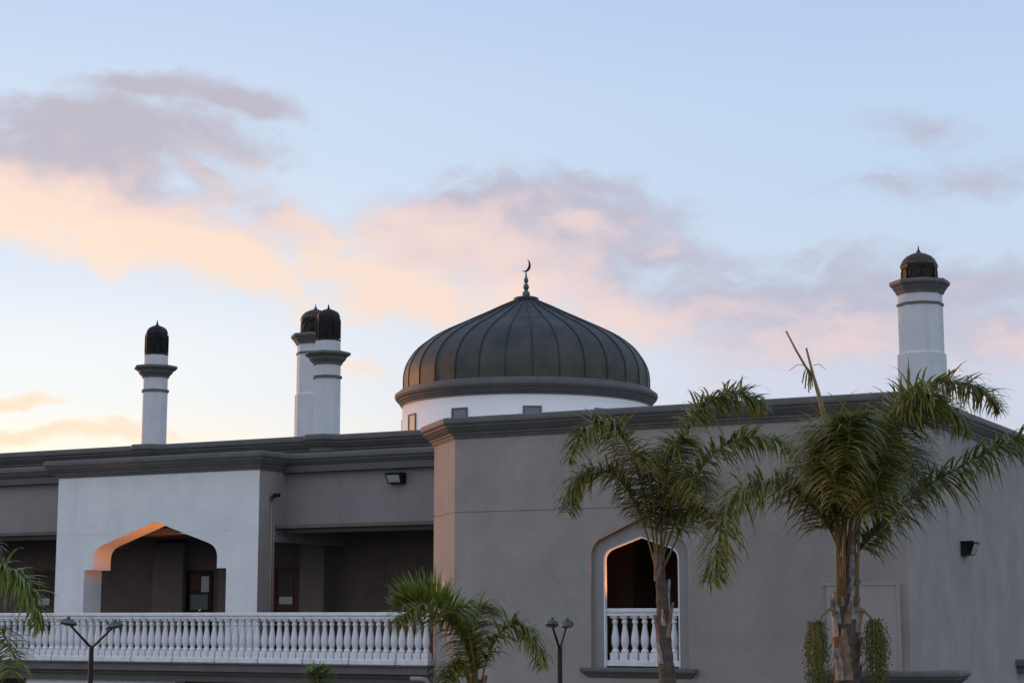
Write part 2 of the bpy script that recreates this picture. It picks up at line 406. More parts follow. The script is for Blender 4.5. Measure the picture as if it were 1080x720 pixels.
# ---------------------------------------------------------------- the mosque
mosque = empty('mosque', ORG, ROT)
tag(mosque, 'grey and white stucco mosque with a dark ribbed dome, minarets and an arcaded balcony', 'mosque')
def part(mb, name, m, label=None, parent=None, bevel=0):
    o = mb.build(name, m, parent or mosque, bevel)
    if label: o['label'] = label
    return o
FL = Z-.93                                     # upper floor level
def cornice(top, h=.40, out=.27):
    k = h/.40
    return [(-.30, top), (out-.03, top), (out-.008, top-.012), (out, top-.035), (out, top-.10*k), (out-.012, top-.13*k), (out-.05, top-.15*k),
            (out-.05, top-.175*k), (out-.075, top-.20*k), (out-.12, top-.25*k), (out-.16, top-.285*k), (out-.18, top-.30*k),
            (out-.18, top-.325*k), (.05, top-.335*k), (.05, top-.37*k), (.028, top-.375*k), (.028, top-h), (-.05, top-h)]
# --- front block
WC = 3.93
outer = arch(WC, .985, Z-.90, Z+1.14, .30, Z+1.53, Z+1.83)
frame_o = arch(WC, .768, Z-.90, Z+1.065, .27, Z+1.345, Z+1.515)
frame_i = arch(WC, .74, Z-.90, Z+1.06, .26, Z+1.325, Z+1.49)
b = MB()
# front wall in two courses with the control joint between them
JZ = Z+2.05
wall_holes(b, 0, 9.0, 0, JZ-.011, [outer], 0, .13)
b.box(0, 9.0, 0, .19, JZ+.011, Z+3.6)
b.box(.0, 9.0, .014, .19, JZ-.0112, JZ+.0108, 0)
wall_holes(b, 0, 9.0, 0, JZ-.011, [frame_o], .131, .19)
part(b, 'wall', m_grey, 'tall grey stucco front wall of the right hand block with the arched window')
b = MB(); q = 1.15
def facet(z0, z1, ins=0):
    k = ins
    b.prism([(-.001, 0+k*1.41), (-.001, .4), (-q+.25, q+.25), (-q+k*.0, q+k*1.41), ], z0, z1)
facet(0, JZ-.011); facet(JZ+.011, Z+3.6); facet(JZ-.0112, JZ+.0108, .014)
part(b, 'wall', m_grey, 'narrow chamfered corner wall of the block catching warm light')
b = MB(); b.box(-q, -q+.3, q, 24, 0, Z+3.6); b.box(8.7, 9.0, .1902, 24, 0, Z+3.6); b.box(-q, 9, 24, 24.3, 0, Z+3.6)
part(b, 'wall', m_grey, 'plain grey stucco side walls of the block')
b = MB(); b.sweep([(-q, 14), (-q, q), (0, 0), (9.0, 0), (9.0, 24)], cornice(Z+3.90))
part(b, 'cornice', m_trim, 'dark moulded cornice along the top of the right hand block')
b = MB(); b.box(-q+.3, 8.7, 1.6, 24, Z+3.3, Z+3.45); part(b, 'roof', m_roof)
# room behind the arched window
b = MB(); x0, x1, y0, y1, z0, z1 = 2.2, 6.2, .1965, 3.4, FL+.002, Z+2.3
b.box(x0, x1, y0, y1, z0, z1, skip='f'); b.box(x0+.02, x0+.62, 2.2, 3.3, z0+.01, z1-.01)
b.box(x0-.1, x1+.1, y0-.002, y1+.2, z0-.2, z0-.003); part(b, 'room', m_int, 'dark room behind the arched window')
b = MB(); ring_band(b, frame_o, frame_i, .114, .196)
win = part(b, 'window', m_white, 'pointed arch window with a white frame')
b = MB()
A2 = arch(WC, .982, Z-.90, Z+1.14, .30, Z+1.527, Z+1.827); ring_band(b, A2, frame_o, .122, .13)
part(b, 'surround', m_recess, parent=win)
b = MB(); b.sweep([(WC-1.02, .12), (WC-1.02, 0), (WC+1.02, 0), (WC+1.02, .12)],
    [(-.2, Z-.895), (.12, Z-.895), (.14, Z-.91), (.14, Z-.96), (.11, Z-.985), (.06, Z-1.03), (.04, Z-1.06), (.0, Z-1.08), (-.01, Z-1.10)])
part(b, 'sill', m_trim, parent=win)
b = MB(); KC = 3.80; b.prism([(KC-.20, -.10), (KC+.20, -.10), (KC+.20, .01), (KC-.20, .01)], Z+2.19, Z+2.38)
b.box(KC-.24, KC+.24, -.13, .01, Z+2.38, Z+2.43); b.box(KC-.22, KC+.22, -.115, .01, Z+2.14, Z+2.19)
part(b, 'keystone', m_panel, parent=win, bevel=.008)
# raised panel on the front wall by the right corner
b = MB(); b.box(7.55, 8.80, -.05, .01, .3, Z+.57); b.box(8.80, 8.86, -.062, .01, .3, Z+.60); b.box(7.5, 8.80, -.062, .01, Z+.57, Z+.60)
part(b, 'raised_panel', m_panel, 'pale raised panel with a thin edge trim near the right corner', bevel=.006)
# entrance canopy below
b = MB(); b.box(7.9, 9.65, -1.0, .002, Z-2.6, Z-1.1)
cp = [(7.75, .02), (7.75, -1.0), (9.45, -1.0), (9.85, -.6), (9.85, .02)]
b.sweep(cp, cornice(Z-.86, .30, .17)); b.prism([(x_, y_) for x_, y_ in cp], Z-1.15, Z-.90)
part(b, 'canopy', m_trim, 'low moulded entrance canopy at the foot of the right corner')
b = MB(); b.box(8.95, 9.22, 7.75, 10.2, Z-.98, Z-.84); b.box(8.95, 9.16, 7.85, 10.1, Z-1.1, Z-.98)
part(b, 'ledge', m_trim, 'dark projecting ledge low on the right side wall', bevel=.02)

# --- left wing
UL = -24.0
PL, PR, PW = -12.33, -6.44, 2.4
def arch_step():
    a = arch(-9.375, 1.805, Z+1.13, Z+1.36, .42, Z+1.76, Z+2.22, 10)
    return [(-11.445, FL), (-11.445, Z+1.13)]+a+[(-7.305, Z+1.13), (-7.305, FL)]
ac = arch_step()
b = MB()
J2 = Z+1.95
# split the outline at the control joint
wall_holes(b, PL, PR, FL-.2, Z+3.55, [ac], PW+.004, PW+.62, 0, 0, 1)
part(b, 'portal', [m_white, m_grey], 'white projecting wall with a wide pointed arch', )
b = MB()                                             # thin render coats leave the joint as a shallow groove
def clipped(z0, z1):
    pts = []
    x = PL
    outl = ac
    def qf(pp): b.face([(a_, PW, c_) for a_, c_ in pp])
    def seg(a_, c_):
        # area above the outline segment between z0 and z1
        n_ = 6
        for k in range(n_):
            xa, xb = a_[0]+(c_[0]-a_[0])*k/n_, a_[0]+(c_[0]-a_[0])*(k+1)/n_
            za, zb = a_[1]+(c_[1]-a_[1])*k/n_, a_[1]+(c_[1]-a_[1])*(k+1)/n_
            la, lb = min(max(za, z0), z1), min(max(zb, z0), z1)
            if la >= z1-1e-4 and lb >= z1-1e-4: continue
            qf([(xa, la), (xb, lb), (xb, z1), (xa, z1)])
    qf([(PL, z0), (ac[0][0], z0), (ac[0][0], z1), (PL, z1)])
    for a_, c_ in zip(ac, ac[1:]):
        if abs(a_[0]-c_[0]) > 1e-4: seg(a_, c_)
    qf([(ac[-1][0], z0), (PR, z0), (PR, z1), (ac[-1][0], z1)])
clipped(FL, J2-.009); clipped(J2+.009, Z+3.5)
part(b, 'render_coat', m_white)
b = MB()
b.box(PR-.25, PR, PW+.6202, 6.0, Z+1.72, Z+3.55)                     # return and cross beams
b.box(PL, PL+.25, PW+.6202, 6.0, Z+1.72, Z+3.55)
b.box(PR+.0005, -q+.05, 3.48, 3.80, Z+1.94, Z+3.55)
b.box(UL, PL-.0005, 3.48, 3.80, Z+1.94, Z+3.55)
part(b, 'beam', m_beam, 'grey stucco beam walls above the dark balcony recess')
b = MB()
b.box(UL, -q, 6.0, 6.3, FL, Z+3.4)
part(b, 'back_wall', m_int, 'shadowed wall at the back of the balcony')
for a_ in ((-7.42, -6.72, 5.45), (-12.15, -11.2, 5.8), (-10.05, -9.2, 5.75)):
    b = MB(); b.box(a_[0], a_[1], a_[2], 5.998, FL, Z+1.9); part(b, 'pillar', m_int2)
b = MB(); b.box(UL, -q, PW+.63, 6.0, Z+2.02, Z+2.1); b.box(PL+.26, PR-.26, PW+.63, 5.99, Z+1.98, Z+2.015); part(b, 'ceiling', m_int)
b = MB()
b.sweep([(UL, 3.48), (PL, 3.48), (PL, PW), (PR, PW), (PR, 3.48), (-q, 3.48)], cornice(Z+3.72, .40))
part(b, 'cornice', m_trim, 'dark stepped cornice along the balcony wing')
SMALL = [(local(P(162.5, 440, 45.8))), (local(P(344, 440, 43.3)))]
b = MB()
b.sweep([(UL, 4.8), (-q, 4.8)], cornice(Z+4.27, .42)); b.box(UL, -q, 4.801, 5.1, Z+3.4, Z+3.9)
part(b, 'parapet', m_trim, 'upper dark cornice set back above the balcony wing')
b = MB(); b.box(UL, -q, 3.3, 4.8, Z+3.3, Z+3.45); b.box(UL, -q, 5.1, 26, Z+3.35, Z+3.5); part(b, 'roof', m_roof)
b = MB(); b.box(UL, -q-.01, 26, 26.3, 0, Z+3.5); b.box(UL-.3, UL, 3.5, 26.3, 0, Z+3.5)
part(b, 'wall', m_grey, 'plain outer walls of the wing')
# balcony slab and storey below
b = MB(); b.box(UL, -q+.03, .86, 6.0, FL-.19, FL-.004); b.box(UL, -q+.03, .80, .86, FL-.03, FL-.006)
b.box(UL, -q+.03, 1.02, 6.0, FL-.27, FL-.1902); b.box(UL, -q+.03, 1.10, 6.0, FL-.42, FL-.2702)
part(b, 'balcony_slab', m_trim, 'grey moulded edge of the balcony floor', bevel=.008)
b = MB(); b.box(-12.05, -7.76, 1.25, 1.6, 0, FL-.425)
part(b, 'wall', m_white, 'white wall under the balcony')
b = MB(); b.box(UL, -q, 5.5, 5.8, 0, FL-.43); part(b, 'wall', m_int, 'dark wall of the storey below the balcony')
# doors at the back of the balcony
def door(u, wd, m, lab):
    b = MB(); b.box(u, u+wd, 5.93, 5.999, FL, Z+1.17, 0)
    b.box(u+.08, u+wd-.08, 5.915, 5.93, FL+.15, FL+.7, 0)
    d = part(b, 'door', [m], lab, bevel=.004)
    b = MB()
    for a in ((u-.07, u-.002, FL, Z+1.25), (u+wd+.002, u+wd+.07, FL, Z+1.25), (u-.002, u+wd+.002, Z+1.172, Z+1.25)): b.box(a[0], a[1], 5.90, 5.998, a[2], a[3])
    part(b, 'door_frame', m_wood, parent=d)
    b = MB(); b.box(u+.09, u+wd-.12, 5.918, 5.929, FL+.85, Z+1.05); part(b, 'door_pane', m_glass, parent=d)
    b = MB(); b.box(u+.1, u+wd-.13, 5.908, 5.917, FL+1.28, FL+1.46); part(b, 'notice', m_paper, parent=d)
    b = MB(); b.tube([(u+wd-.07, 5.93, FL+1.0), (u+wd-.07, 5.86, FL+1.0), (u+wd-.17, 5.86, FL+1.0)], .012); part(b, 'handle', m_head, parent=d)
door(-8.42, .62, m_wood, 'brown door with a paper notice at the back of the balcony, right of the arch')
door(-16.15, .62, m_wood, 'brown door with a pale notice behind the left end of the balcony')
b = MB(); b.box(-7.62, -7.50, 5.9, 5.999, Z+1.02, Z+1.16); part(b, 'alarm_box', m_black)
# --- ventilated openings: parapet swellings round the slim minarets are built with them

def octa(r, c=(0, 0)):
    return [(c[0]+r*math.cos(R(22.5+45*k)), c[1]+r*math.sin(R(22.5+45*k))) for k in range(8)]
def oct_lathe(b, prof, c, mi=0): b.lathe([(r, z) for r, z in prof], 8, c, R(22.5), smooth=False, mi=mi)

def minaret(c, base, kind, zs, rs, lab):
    """zs: heights measured on the photograph, rs: shaft apothem"""
    root = empty('minaret', (0, 0, 0), 0, mosque); root['label'] = lab
    k = rs
    b = MB()
    if kind == 'slim':
        z_ring, z_g0, z_g1, z_n, z_cap, z_sh, z_tip = zs
        oct_lathe(b, [(k, base), (k, z_ring-.02), (k*.985, z_ring), (k*.985, z_g0)], c)
        part(b, 'shaft', m_min, parent=root)
        b = MB(); oct_lathe(b, [(k*.95, z_ring-.035), (k+.035, z_ring-.03), (k+.035, z_ring+.03), (k*.95, z_ring+.035)], c); part(b, 'band', m_trim, parent=root)
        h = z_g1-z_g0
        b = MB(); oct_lathe(b, [(k*.9, z_g0), (k+.03, z_g0), (k+.04, z_g0+.14*h), (k+.09, z_g0+.3*h), (k+.13, z_g0+.45*h), (k+.13, z_g0+.55*h), (k+.20, z_g0+.72*h), (k+.24, z_g0+.8*h),
            (k+.24, z_g1-.03), (k+.22, z_g1), (k*.9, z_g1)], c); part(b, 'gallery', m_trim, parent=root)
        b = MB(); oct_lathe(b, [(k*.96, z_g1-.01), (k*.96, z_n)], c); part(b, 'neck', m_min, parent=root)
        r = k*.87
        b = MB(); oct_lathe(b, [(k*.98, z_n), (k*.98, z_n+.04), (r, z_n+.05), (r, z_sh-.03), (r+.008, z_sh-.02), (r+.008, z_sh), (r*.97, z_sh+.02)], c)
        for f in range(8):                                    # arched lattice openings pressed into each side
            a = R(45*f); n_ = Vector((math.cos(a), math.sin(a))); t_ = Vector((-n_.y, n_.x))
            hw = r*math.tan(R(22.5))*.72
            for s_ in (-1, 1):
                q0 = Vector(c)+n_*(r+.004)+t_*hw*s_
                b.tube([(q0.x, q0.y, z_n+.06), (q0.x, q0.y, z_sh-.12), ((Vector(c)+n_*(r+.004)).x, (Vector(c)+n_*(r+.004)).y, z_sh-.04)], .012, 4)
            for j in range(7):
                zz = z_n+.1+(z_sh-z_n-.25)*j/6
                qa = Vector(c)+n_*(r+.004)-t_*hw; qb = Vector(c)+n_*(r+.004)+t_*hw
                b.tube([(qa.x, qa.y, zz), (qb.x, qb.y, zz)], .007, 4)
        part(b, 'lantern', m_dark, parent=root)
        ct = z_tip-z_sh
        b = MB(); oct_lathe(b, [(r+.004, z_sh+.005), (r*.98, z_sh+ct*.12), (r*.91, z_sh+ct*.26), (r*.75, z_sh+ct*.40), (r*.50, z_sh+ct*.52), (r*.24, z_sh+ct*.60), (r*.10, z_sh+ct*.68)], c); part(b, 'cap', m_dark, parent=root)
        b = MB(); b.lathe([(r*.12, z_sh+ct*.66), (r*.09, z_sh+ct*.76), (.008, z_tip), (0, z_tip+.01)], 8, c); part(b, 'spire', m_dark, parent=root)
        b = MB(); b.sweep(octa(k/math.cos(R(22.5))+.03, c), cornice(Z+4.285, .42, .22), closed=True); b.prism(octa(k/math.cos(R(22.5)), c), Z+3.6, Z+4.28)
        part(b, 'plinth', m_trim, parent=root)
    else:
        z_step, z_ring, z_g0, z_g1, z_sh, z_tip = zs
        oct_lathe(b, [(k+.045, base), (k+.045, z_step-.03), (k, z_step+.02), (k, z_ring-.02), (k*.985, z_ring), (k*.985, z_g0)], c)
        part(b, 'shaft', m_min, parent=root)
        b = MB(); oct_lathe(b, [(k*.95, z_ring-.05), (k+.03, z_ring-.04), (k+.03, z_ring+.02), (k*.95, z_ring+.03)], c); part(b, 'band', m_trim, parent=root)
        h = z_g1-z_g0
        b = MB(); oct_lathe(b, [(k*.9, z_g0), (k+.03, z_g0), (k+.05, z_g0+.15*h), (k+.09, z_g0+.35*h), (k+.12, z_g0+.45*h), (k+.12, z_g0+.5*h), (k+.18, z_g0+.68*h), (k+.195, z_g0+.75*h),
            (k+.195, z_g1-.04), (k+.18, z_g1), (k*.5, z_g1)], c); part(b, 'gallery', m_trim, parent=root)
        r = k*.80
        b = MB(); oct_lathe(b, [(r*.93, z_g1-.01), (r*.93, z_sh)], c)
        oct_lathe(b, [(r*.9, z_sh-.1), (r, z_sh-.1), (r+.02, z_sh-.05), (r+.03, z_sh), (r*.9, z_sh+.01)], c)
        for f in range(8):
            a = R(45*f); n_ = Vector((math.cos(a), math.sin(a))); t_ = Vector((-n_.y, n_.x)); hw = r*math.tan(R(22.5))*.66
            cc_ = Vector(c)+n_*(r*.94)
            pts = []
            for s_, zz in [(-1, z_g1), (-1, z_g1+(z_sh-z_g1)*.5), (-.75, z_g1+(z_sh-z_g1)*.68), (0, z_g1+(z_sh-z_g1)*.83), (.75, z_g1+(z_sh-z_g1)*.68), (1, z_g1+(z_sh-z_g1)*.5), (1, z_g1)]:
                p_ = cc_+t_*hw*s_; pts.append((p_.x, p_.y, zz))
            b.tube(pts, .022, 6)
            b.face([(p_[0], p_[1], p_[2]) for p_ in pts], 1)
        part(b, 'lantern', [m_lant, m_dark], parent=root)
        ct = z_tip-z_sh
        b = MB(); b.lathe([(r+.02, z_sh+.01), (r*.99, z_sh+ct*.13), (r*.90, z_sh+ct*.28), (r*.70, z_sh+ct*.45), (r*.42, z_sh+ct*.57), (r*.17, z_sh+ct*.64), (r*.08, z_sh+ct*.74)], 16, c, smooth=False); part(b, 'cap', m_capb, parent=root)
        b = MB(); b.lathe([(r*.13, z_sh+ct*.66), (r*.10, z_sh+ct*.72), (r*.05, z_sh+ct*.8), (.006, z_tip), (0, z_tip+.01)], 8, c); part(b, 'spire', m_dark, parent=root)
    return root
def zat(py, px, Y): return P(px, py, Y).z
def slim(px, Y, ys, hw, lab):
    c = local(P(px, 440, Y)); minaret((c.x, c.y), Z+3.5, 'slim', [zat(y_, px, Y) for y_ in ys], hw, lab)
#          ring  g0   g1   neck cap- shoulder tip
slim(163, 45.8, (412.5, 398.5, 386.5, 375, 375, 351.5, 338), 13.4*45.8/1914, 'slim octagonal minaret with a dark lantern, leftmost on the roof')
slim(344.8, 43.3, (398, 385, 372, 360, 360, 334, 321), 14.1*43.3/1914, 'slim octagonal minaret with a dark lantern, standing before the broader one')
def broad(px, Y, ys, hw, lab):
    c = local(P(px, 350, Y)); minaret((c.x, c.y), Z+3.3, 'broad', [zat(y_, px, Y) for y_ in ys], hw, lab)
#           step ring g0   g1   shoulder tip
broad(971.5, 45, (373, 321.5, 311, 297.5, 280.5, 259), 23.6*45/1914, 'broad octagonal minaret with a brown arched lantern, alone at the right')
broad(332.6, 54, (416, 373, 364, 353.5, 337, 320.5), 19.3*54/1914, 'broad octagonal minaret partly hidden behind a slim one')

# --- dome
DY = 56; dc3 = P(555, 410, DY); dc = local(dc3); DC = (dc.x, dc.y); ms = DY/1914
zb = dc3.z
dome_root = empty('dome', (0, 0, 0), 0, mosque); dome_root['label'] = 'dark ribbed copper dome on a white drum'
RD = 129.3*ms
prof = [(129.4, 417), (129.3, 406), (129.1, 399), (127.5, 391), (124.5, 384), (120.5, 377.5), (115, 371), (107, 364.2), (97.5, 357.8), (86, 351.6), (73, 345.6), (58, 338.6), (42, 331.2), (27, 324), (13.5, 318)]
prof = [(r*ms, zat(y_, 555, DY)) for r, y_ in prof]
prof = [(prof[0][0], prof[0][1]-.35)]+prof
b = MB(); NR = 30; seg = NR*6
to_cam = local(Vector((0, 0, 0)))-Vector((DC[0], DC[1], 0)); cam_a = math.atan2(to_cam.y, to_cam.x)
def catmull(pts, n):
    out = []; P_ = [pts[0]*2-pts[1]]+pts+[pts[-1]*2-pts[-2]]
    segs = len(pts)-1
    for i in range(n+1):
        t = i/n*segs; k = min(int(t), segs-1); q = t-k
        a, b_, c_, d = P_[k:k+4]
        out.append(.5*((2*b_)+(-a+c_)*q+(2*a-5*b_+4*c_-d)*q*q+(-a+3*b_-3*c_+d)*q**3))
    return out
prof = [(p_.x, p_.z) for p_ in catmull([Vector((r_, 0, z_)) for r_, z_ in prof], 90)]
b.lathe([(r_*1.003, z_) for r_, z_ in prof], NR, DC, cam_a+R(2.8), smooth=False, cap=False)      # one sheet of metal between each pair of seams
b.lathe([(11*ms, prof[-1][1]-.06), (13.4*ms, prof[-1][1]+.03), (13.4*ms, prof[-1][1]+.10), (11.6*ms, prof[-1][1]+.125), (4*ms, prof[-1][1]+.14), (1.5*ms, prof[-1][1]+.15)], 24, DC, mi=1)
for kk in range(NR):
    a = cam_a+R(2.8)+2*math.pi*kk/NR
    t_ = Vector((-math.sin(a), math.cos(a), 0)); n_ = Vector((math.cos(a), math.sin(a), 0))
    pts = []
    for i, (r, z_) in enumerate(prof):
        pts.append((Vector((DC[0], DC[1], 0))+n_*r+Vector((0, 0, z_)), (n_+Vector((0, 0, 1.8*i/len(prof)))).normalized()))
    for (p0, o0), (p1, o1) in zip(pts, pts[1:]):
        hw = .024
        v = [p0-t_*hw-o0*.02, p0-t_*hw+o0*.032, p0+t_*hw+o0*.032, p0+t_*hw-o0*.02]
        w_ = [p1-t_*hw-o1*.02, p1-t_*hw+o1*.032, p1+t_*hw+o1*.032, p1+t_*hw-o1*.02]
        for i in range(3): b.face([v[i], v[i+1], w_[i+1], w_[i]], 1)
# horizontal lap seam
zl = zat(346, 555, DY)
for (r0, z0_), (r1, z1_) in zip(prof, prof[1:]):
    if z0_ <= zl < z1_:
        rl = r0+(r1-r0)*(zl-z0_)/(z1_-z0_)
        b.lathe([(rl+.03, zl-.02), (rl+.026, zl+.008), (rl-.03, zl+.03)], NR, DC, cam_a+R(2.8), smooth=False, mi=0, cap=False); break
sh = part(b, 'dome_shell', [m_copper, m_seam], parent=dome_root)
b = MB()
rp = [(129, 430.6), (131.2, 430.6), (131.2, 429), (132.6, 428.4), (133.4, 426.8), (135, 425.4), (135, 424.6), (137, 423.2), (138.2, 420.8), (138.2, 418.2), (137.4, 417.4), (134.6, 416.8), (134.6, 415.6), (133, 414.2), (129, 413.4)]
for p0_, p1_ in zip(rp, rp[1:]): b.lathe([(p0_[0]*ms, zat(p0_[1], 555, DY)), (p1_[0]*ms, zat(p1_[1], 555, DY))], 200, DC, cap=False)
part(b, 'ring_cornice', m_trim, parent=dome_root)
b = MB(); RR = 130.2*ms; b.lathe([(RR, Z+3.3), (RR, zat(429, 555, DY))], 160, DC); part(b, 'drum', m_drum, parent=dome_root)
zt = Z+(Z*0)+ (P(561, 427.5, DY-RR).z-Z)
for kk in range(11):
    a = cam_a+R(2.6+32.7*kk); n_ = Vector((math.cos(a), math.sin(a), 0)); t_ = Vector((-n_.y, n_.x, 0))
    ctr = Vector((DC[0], DC[1], 0))+n_*RR
    b = MB(); hw = .27
    def bx_(b, a0, a1, z0_, z1_, d0, d1):
        v = [ctr+t_*u_+n_*d_+Vector((0, 0, z_)) for u_ in (a0, a1) for d_ in (d0, d1) for z_ in (z0_, z1_)]
        for q_ in ((0, 1, 3, 2), (4, 5, 7, 6), (0, 1, 5, 4), (2, 3, 7, 6), (0, 2, 6, 4), (1, 3, 7, 5)): b.face([v[i] for i in q_])
    bx_(b, -hw, -hw+.05, zt-.7, zt, -.05, .03); bx_(b, hw-.05, hw, zt-.7, zt, -.05, .03)
    bx_(b, -hw+.05, hw-.05, zt-.05, zt, -.05, .03); bx_(b, -hw+.05, hw-.05, zt-.7, zt-.65, -.05, .03)
    part(b, 'window_frame', m_trim, parent=dome_root)
    b = MB(); bx_(b, -hw+.05, hw-.05, zt-.65, zt-.05, -.05, .012); part(b, 'pane', m_fglass, parent=dome_root)
# finial with crescent
b = MB(); zz = lambda y_: zat(y_, 555, DY)
fp = [(1.6, 318.5), (1.8, 316.5), (3, 315), (4.1, 312.5), (4.3, 310.8), (3.8, 308.4), (2.1, 306.6), (1.7, 306), (2.6, 304.8), (3.3, 302.8), (2.7, 300.6), (1.5, 299.3), (1.4, 298.7), (2.1, 297.6), (2.6, 295.8), (2, 293.9), (1.1, 292.3), (.8, 289), (.45, 285.5)]
b.lathe([(r*ms, zz(y_)) for r, y_ in fp], 20, DC); part(b, 'finial', m_teal, parent=dome_root)
b = MB()
cy, cx_ = zz(279.2), -.03
t3 = Vector((local(Vector((1, 0, 0)))-local(Vector((0, 0, 0)))).to_tuple())
t3.z = 0; t3.normalize()
pts = []; rad = []
for i in range(21):
    a = R(-118+ (176)*i/20); pts.append(Vector((DC[0], DC[1], cy))+t3*(-.05+.17*math.cos(a)*.95)+Vector((0, 0, .21*math.sin(a)))); rad.append(.006+.036*math.sin(math.pi*i/20)**1.3)
b.tube(pts, rad, 8); part(b, 'crescent', m_dark, parent=dome_root)

# ---------------------------------------------------------------- balustrades
bal_prof = [(.040, .155), (.070, .158), (.074, .18), (.066, .205), (.050, .222), (.044, .235), (.058, .262), (.074, .32), (.078, .375), (.074, .43), (.060, .52), (.046, .60), (.040, .655), (.042, .69), (.058, .705), (.060, .73), (.046, .745), (.05, .80)]
def baluster_mesh():
    b = MB(); b.box(-.078, .078, -.078, .078, .0, .157); b.lathe(bal_prof, 16); b.box(-.068, .068, -.068, .068, .79, .85)
    bmesh.ops.recalc_face_normals(b.b, faces=b.b.faces)
    me = bpy.data.meshes.new('baluster'); b.b.to_mesh(me); b.b.free(); me.materials.append(m_cast); return me
bal_me = baluster_mesh()
def balustrade(u0, u1, w, zf, pitch, per, lab, ends=True, mw=.12):
    root = empty('balustrade', G((u0+u1)/2, w, zf), ROT); tag(root, lab, 'balustrade')
    L_ = (u1-u0)/2; rnd = random.Random(int(abs(u0)*10))
    b = MB(); b.sweep([(-L_, 0), (L_, 0)], [(.0, .955), (mw-.03, .955), (mw-.03, .97), (mw-.01, .985), (mw, 1.0), (mw, 1.045), (mw-.012, 1.06), (0, 1.06)])
    b.sweep([(L_, 0), (-L_, 0)], [(.0, .955), (mw-.03, .955), (mw-.03, .97), (mw-.01, .985), (mw, 1.0), (mw, 1.045), (mw-.012, 1.06), (0, 1.06)])
    b.build('rail', m_cast, root)
    n_ = int((u1-u0)/pitch); off = (u1-u0-n_*pitch)/2
    # base in cast sections with open joints, and thin blocks under the rail
    k = 0
    while k < n_:
        e = min(k+per, n_)
        a = -L_+off+k*pitch if k else -L_; c_ = -L_+off+e*pitch if e < n_ else L_
        b = MB(); g_ = .017
        b.box(a+g_, c_-g_, -.11, .11, 0, .105)
        b.build('base_section', m_cast, root, bevel=.008)
        b = MB(); b.box(a+g_, c_-g_, -.09, .09, .955-.03, .954); b.build('rail_strip', m_cast, root)
        k = e
    for i in range(n_):
        o = bpy.data.objects.new('baluster', bal_me); C.objects.link(o); o.parent = root
        o.location = (-L_+off+pitch*(i+.5), 0, .09+.0); o.rotation_euler = (rnd.uniform(-.006, .006), rnd.uniform(-.012, .012), rnd.uniform(-.05, .05))
    return root
balustrade(-19.0, -1.105, 1.0, FL, .19, 6, 'long white stone balustrade along the balcony')
balustrade(WC-.77, WC+.77, .26, Z-.87, .2, 9, 'short white stone balustrade across the arched window', mw=.10)

# ---------------------------------------------------------------- lamps, pipes and fittings on the walls
def wall_light(o_, rz, lab, w_=.40, h_=.25):
    root = empty('wall_light', o_, rz); tag(root, lab, 'wall light', 'wall lights on the stucco')
    b = MB()   # local: x along the wall, -y outwards
    hw = w_/2
    v = [(-hw, 0, 0), (hw, 0, 0), (hw, 0, h_), (-hw, 0, h_), (-hw*.88, -.17, .02), (hw*.88, -.17, .02), (hw, -.26, h_-.03), (-hw, -.26, h_-.03), (-hw, -.24, h_), (hw, -.24, h_)]
    for q_ in ((0, 1, 5, 4), (0, 4, 7, 8, 3), (1, 2, 9, 6, 5), (3, 8, 9, 2), (7, 6, 9, 8), (4, 5, 6, 7), (0, 3, 2, 1)): b.face([v[i] for i in q_])
    b.build('housing', m_black, root, bevel=.012)
    b = MB(); f = lambda s_, t: (s_*hw*(.74+.06*t), -.172-.085*t-.006, .035+(h_-.095)*t)
    b.face([f(-1, 0), f(1, 0), f(1, 1), f(-1, 1)]); bb = [f(-1, 0), f(1, 0), f(1, 1), f(-1, 1)]
    for i in range(4):
        p0, p1 = bb[i], bb[(i+1) % 4]; b.face([p0, p1, (p1[0], p1[1]+.02, p1[2]), (p0[0], p0[1]+.02, p0[2])])
    b.build('lens', m_lens, root)
wall_light(G(-3.44, 3.478, Z+2.95), ROT, 'black wall light with a frosted lens high above the balcony recess')
wall_light(G(9.002, 3.85, Z+1.18), ROT+R(90), 'black wall light on the right side wall beside the palm fronds', .46, .28)
root = empty('security_camera', G(PR, 2.86, Z+2.70), ROT); tag(root, 'small security camera at the top of a conduit on the white portal corner', 'camera')
b = MB(); b.box(-.0, .03, -.06, .06, -.08, .06); b.tube([(0.02, 0, 0), (.16, -.02, .02)], .015); b.build('bracket', m_trim, root)
b = MB(); b.tube([(.10, -.08, .05), (.24, .02, .07)], .045, 10); b.build('camera_body', m_black, root)
b = MB(); b.tube([(.022, 0, -.08), (.022, 0, -3.5)], .018, 8); b.tube([(.022, .09, -.0), (.022, .09, -3.5)], .012, 8); b.build('conduit', m_grey, root)
dp = MB(); dp.tube([G(-1.45, .80, FL-.26), G(-1.22, .78, FL-.26), G(-1.10, .80, FL-.28), G(-1.06, .83, FL-.36), G(-1.06, .83, .1)], .05, 10)
tag(dp.build('downspout', m_grey), 'grey downspout bending down beside the chamfered corner below the balcony', 'pipe')
# notice board seen through the arch
root = empty('notice_board', G(-10.8, 5.99, Z-.2), ROT); tag(root, 'dark framed notice board with posters seen through the big arch', 'notice board')
b = MB(); b.box(-.40, .40, -.05, 0, -.6, 1.40); b.build('board', m_black, root)
b = MB(); b.box(-.24, .30, -.062, -.051, .42, .80); b.build('poster', m_blue, root)
for (a0, a1, z0_, z1_, mm) in ((-.25, .05, .9, 1.3, m_redp), (.08, .32, .86, 1.25, m_paper), (-.22, .28, .0, .34, m_redp), (-.3, -.02, -.3, -.05, m_blue)):
    b = MB(); b.box(a0, a1, -.06, -.051, z0_, z1_); b.build('poster', mm, root)
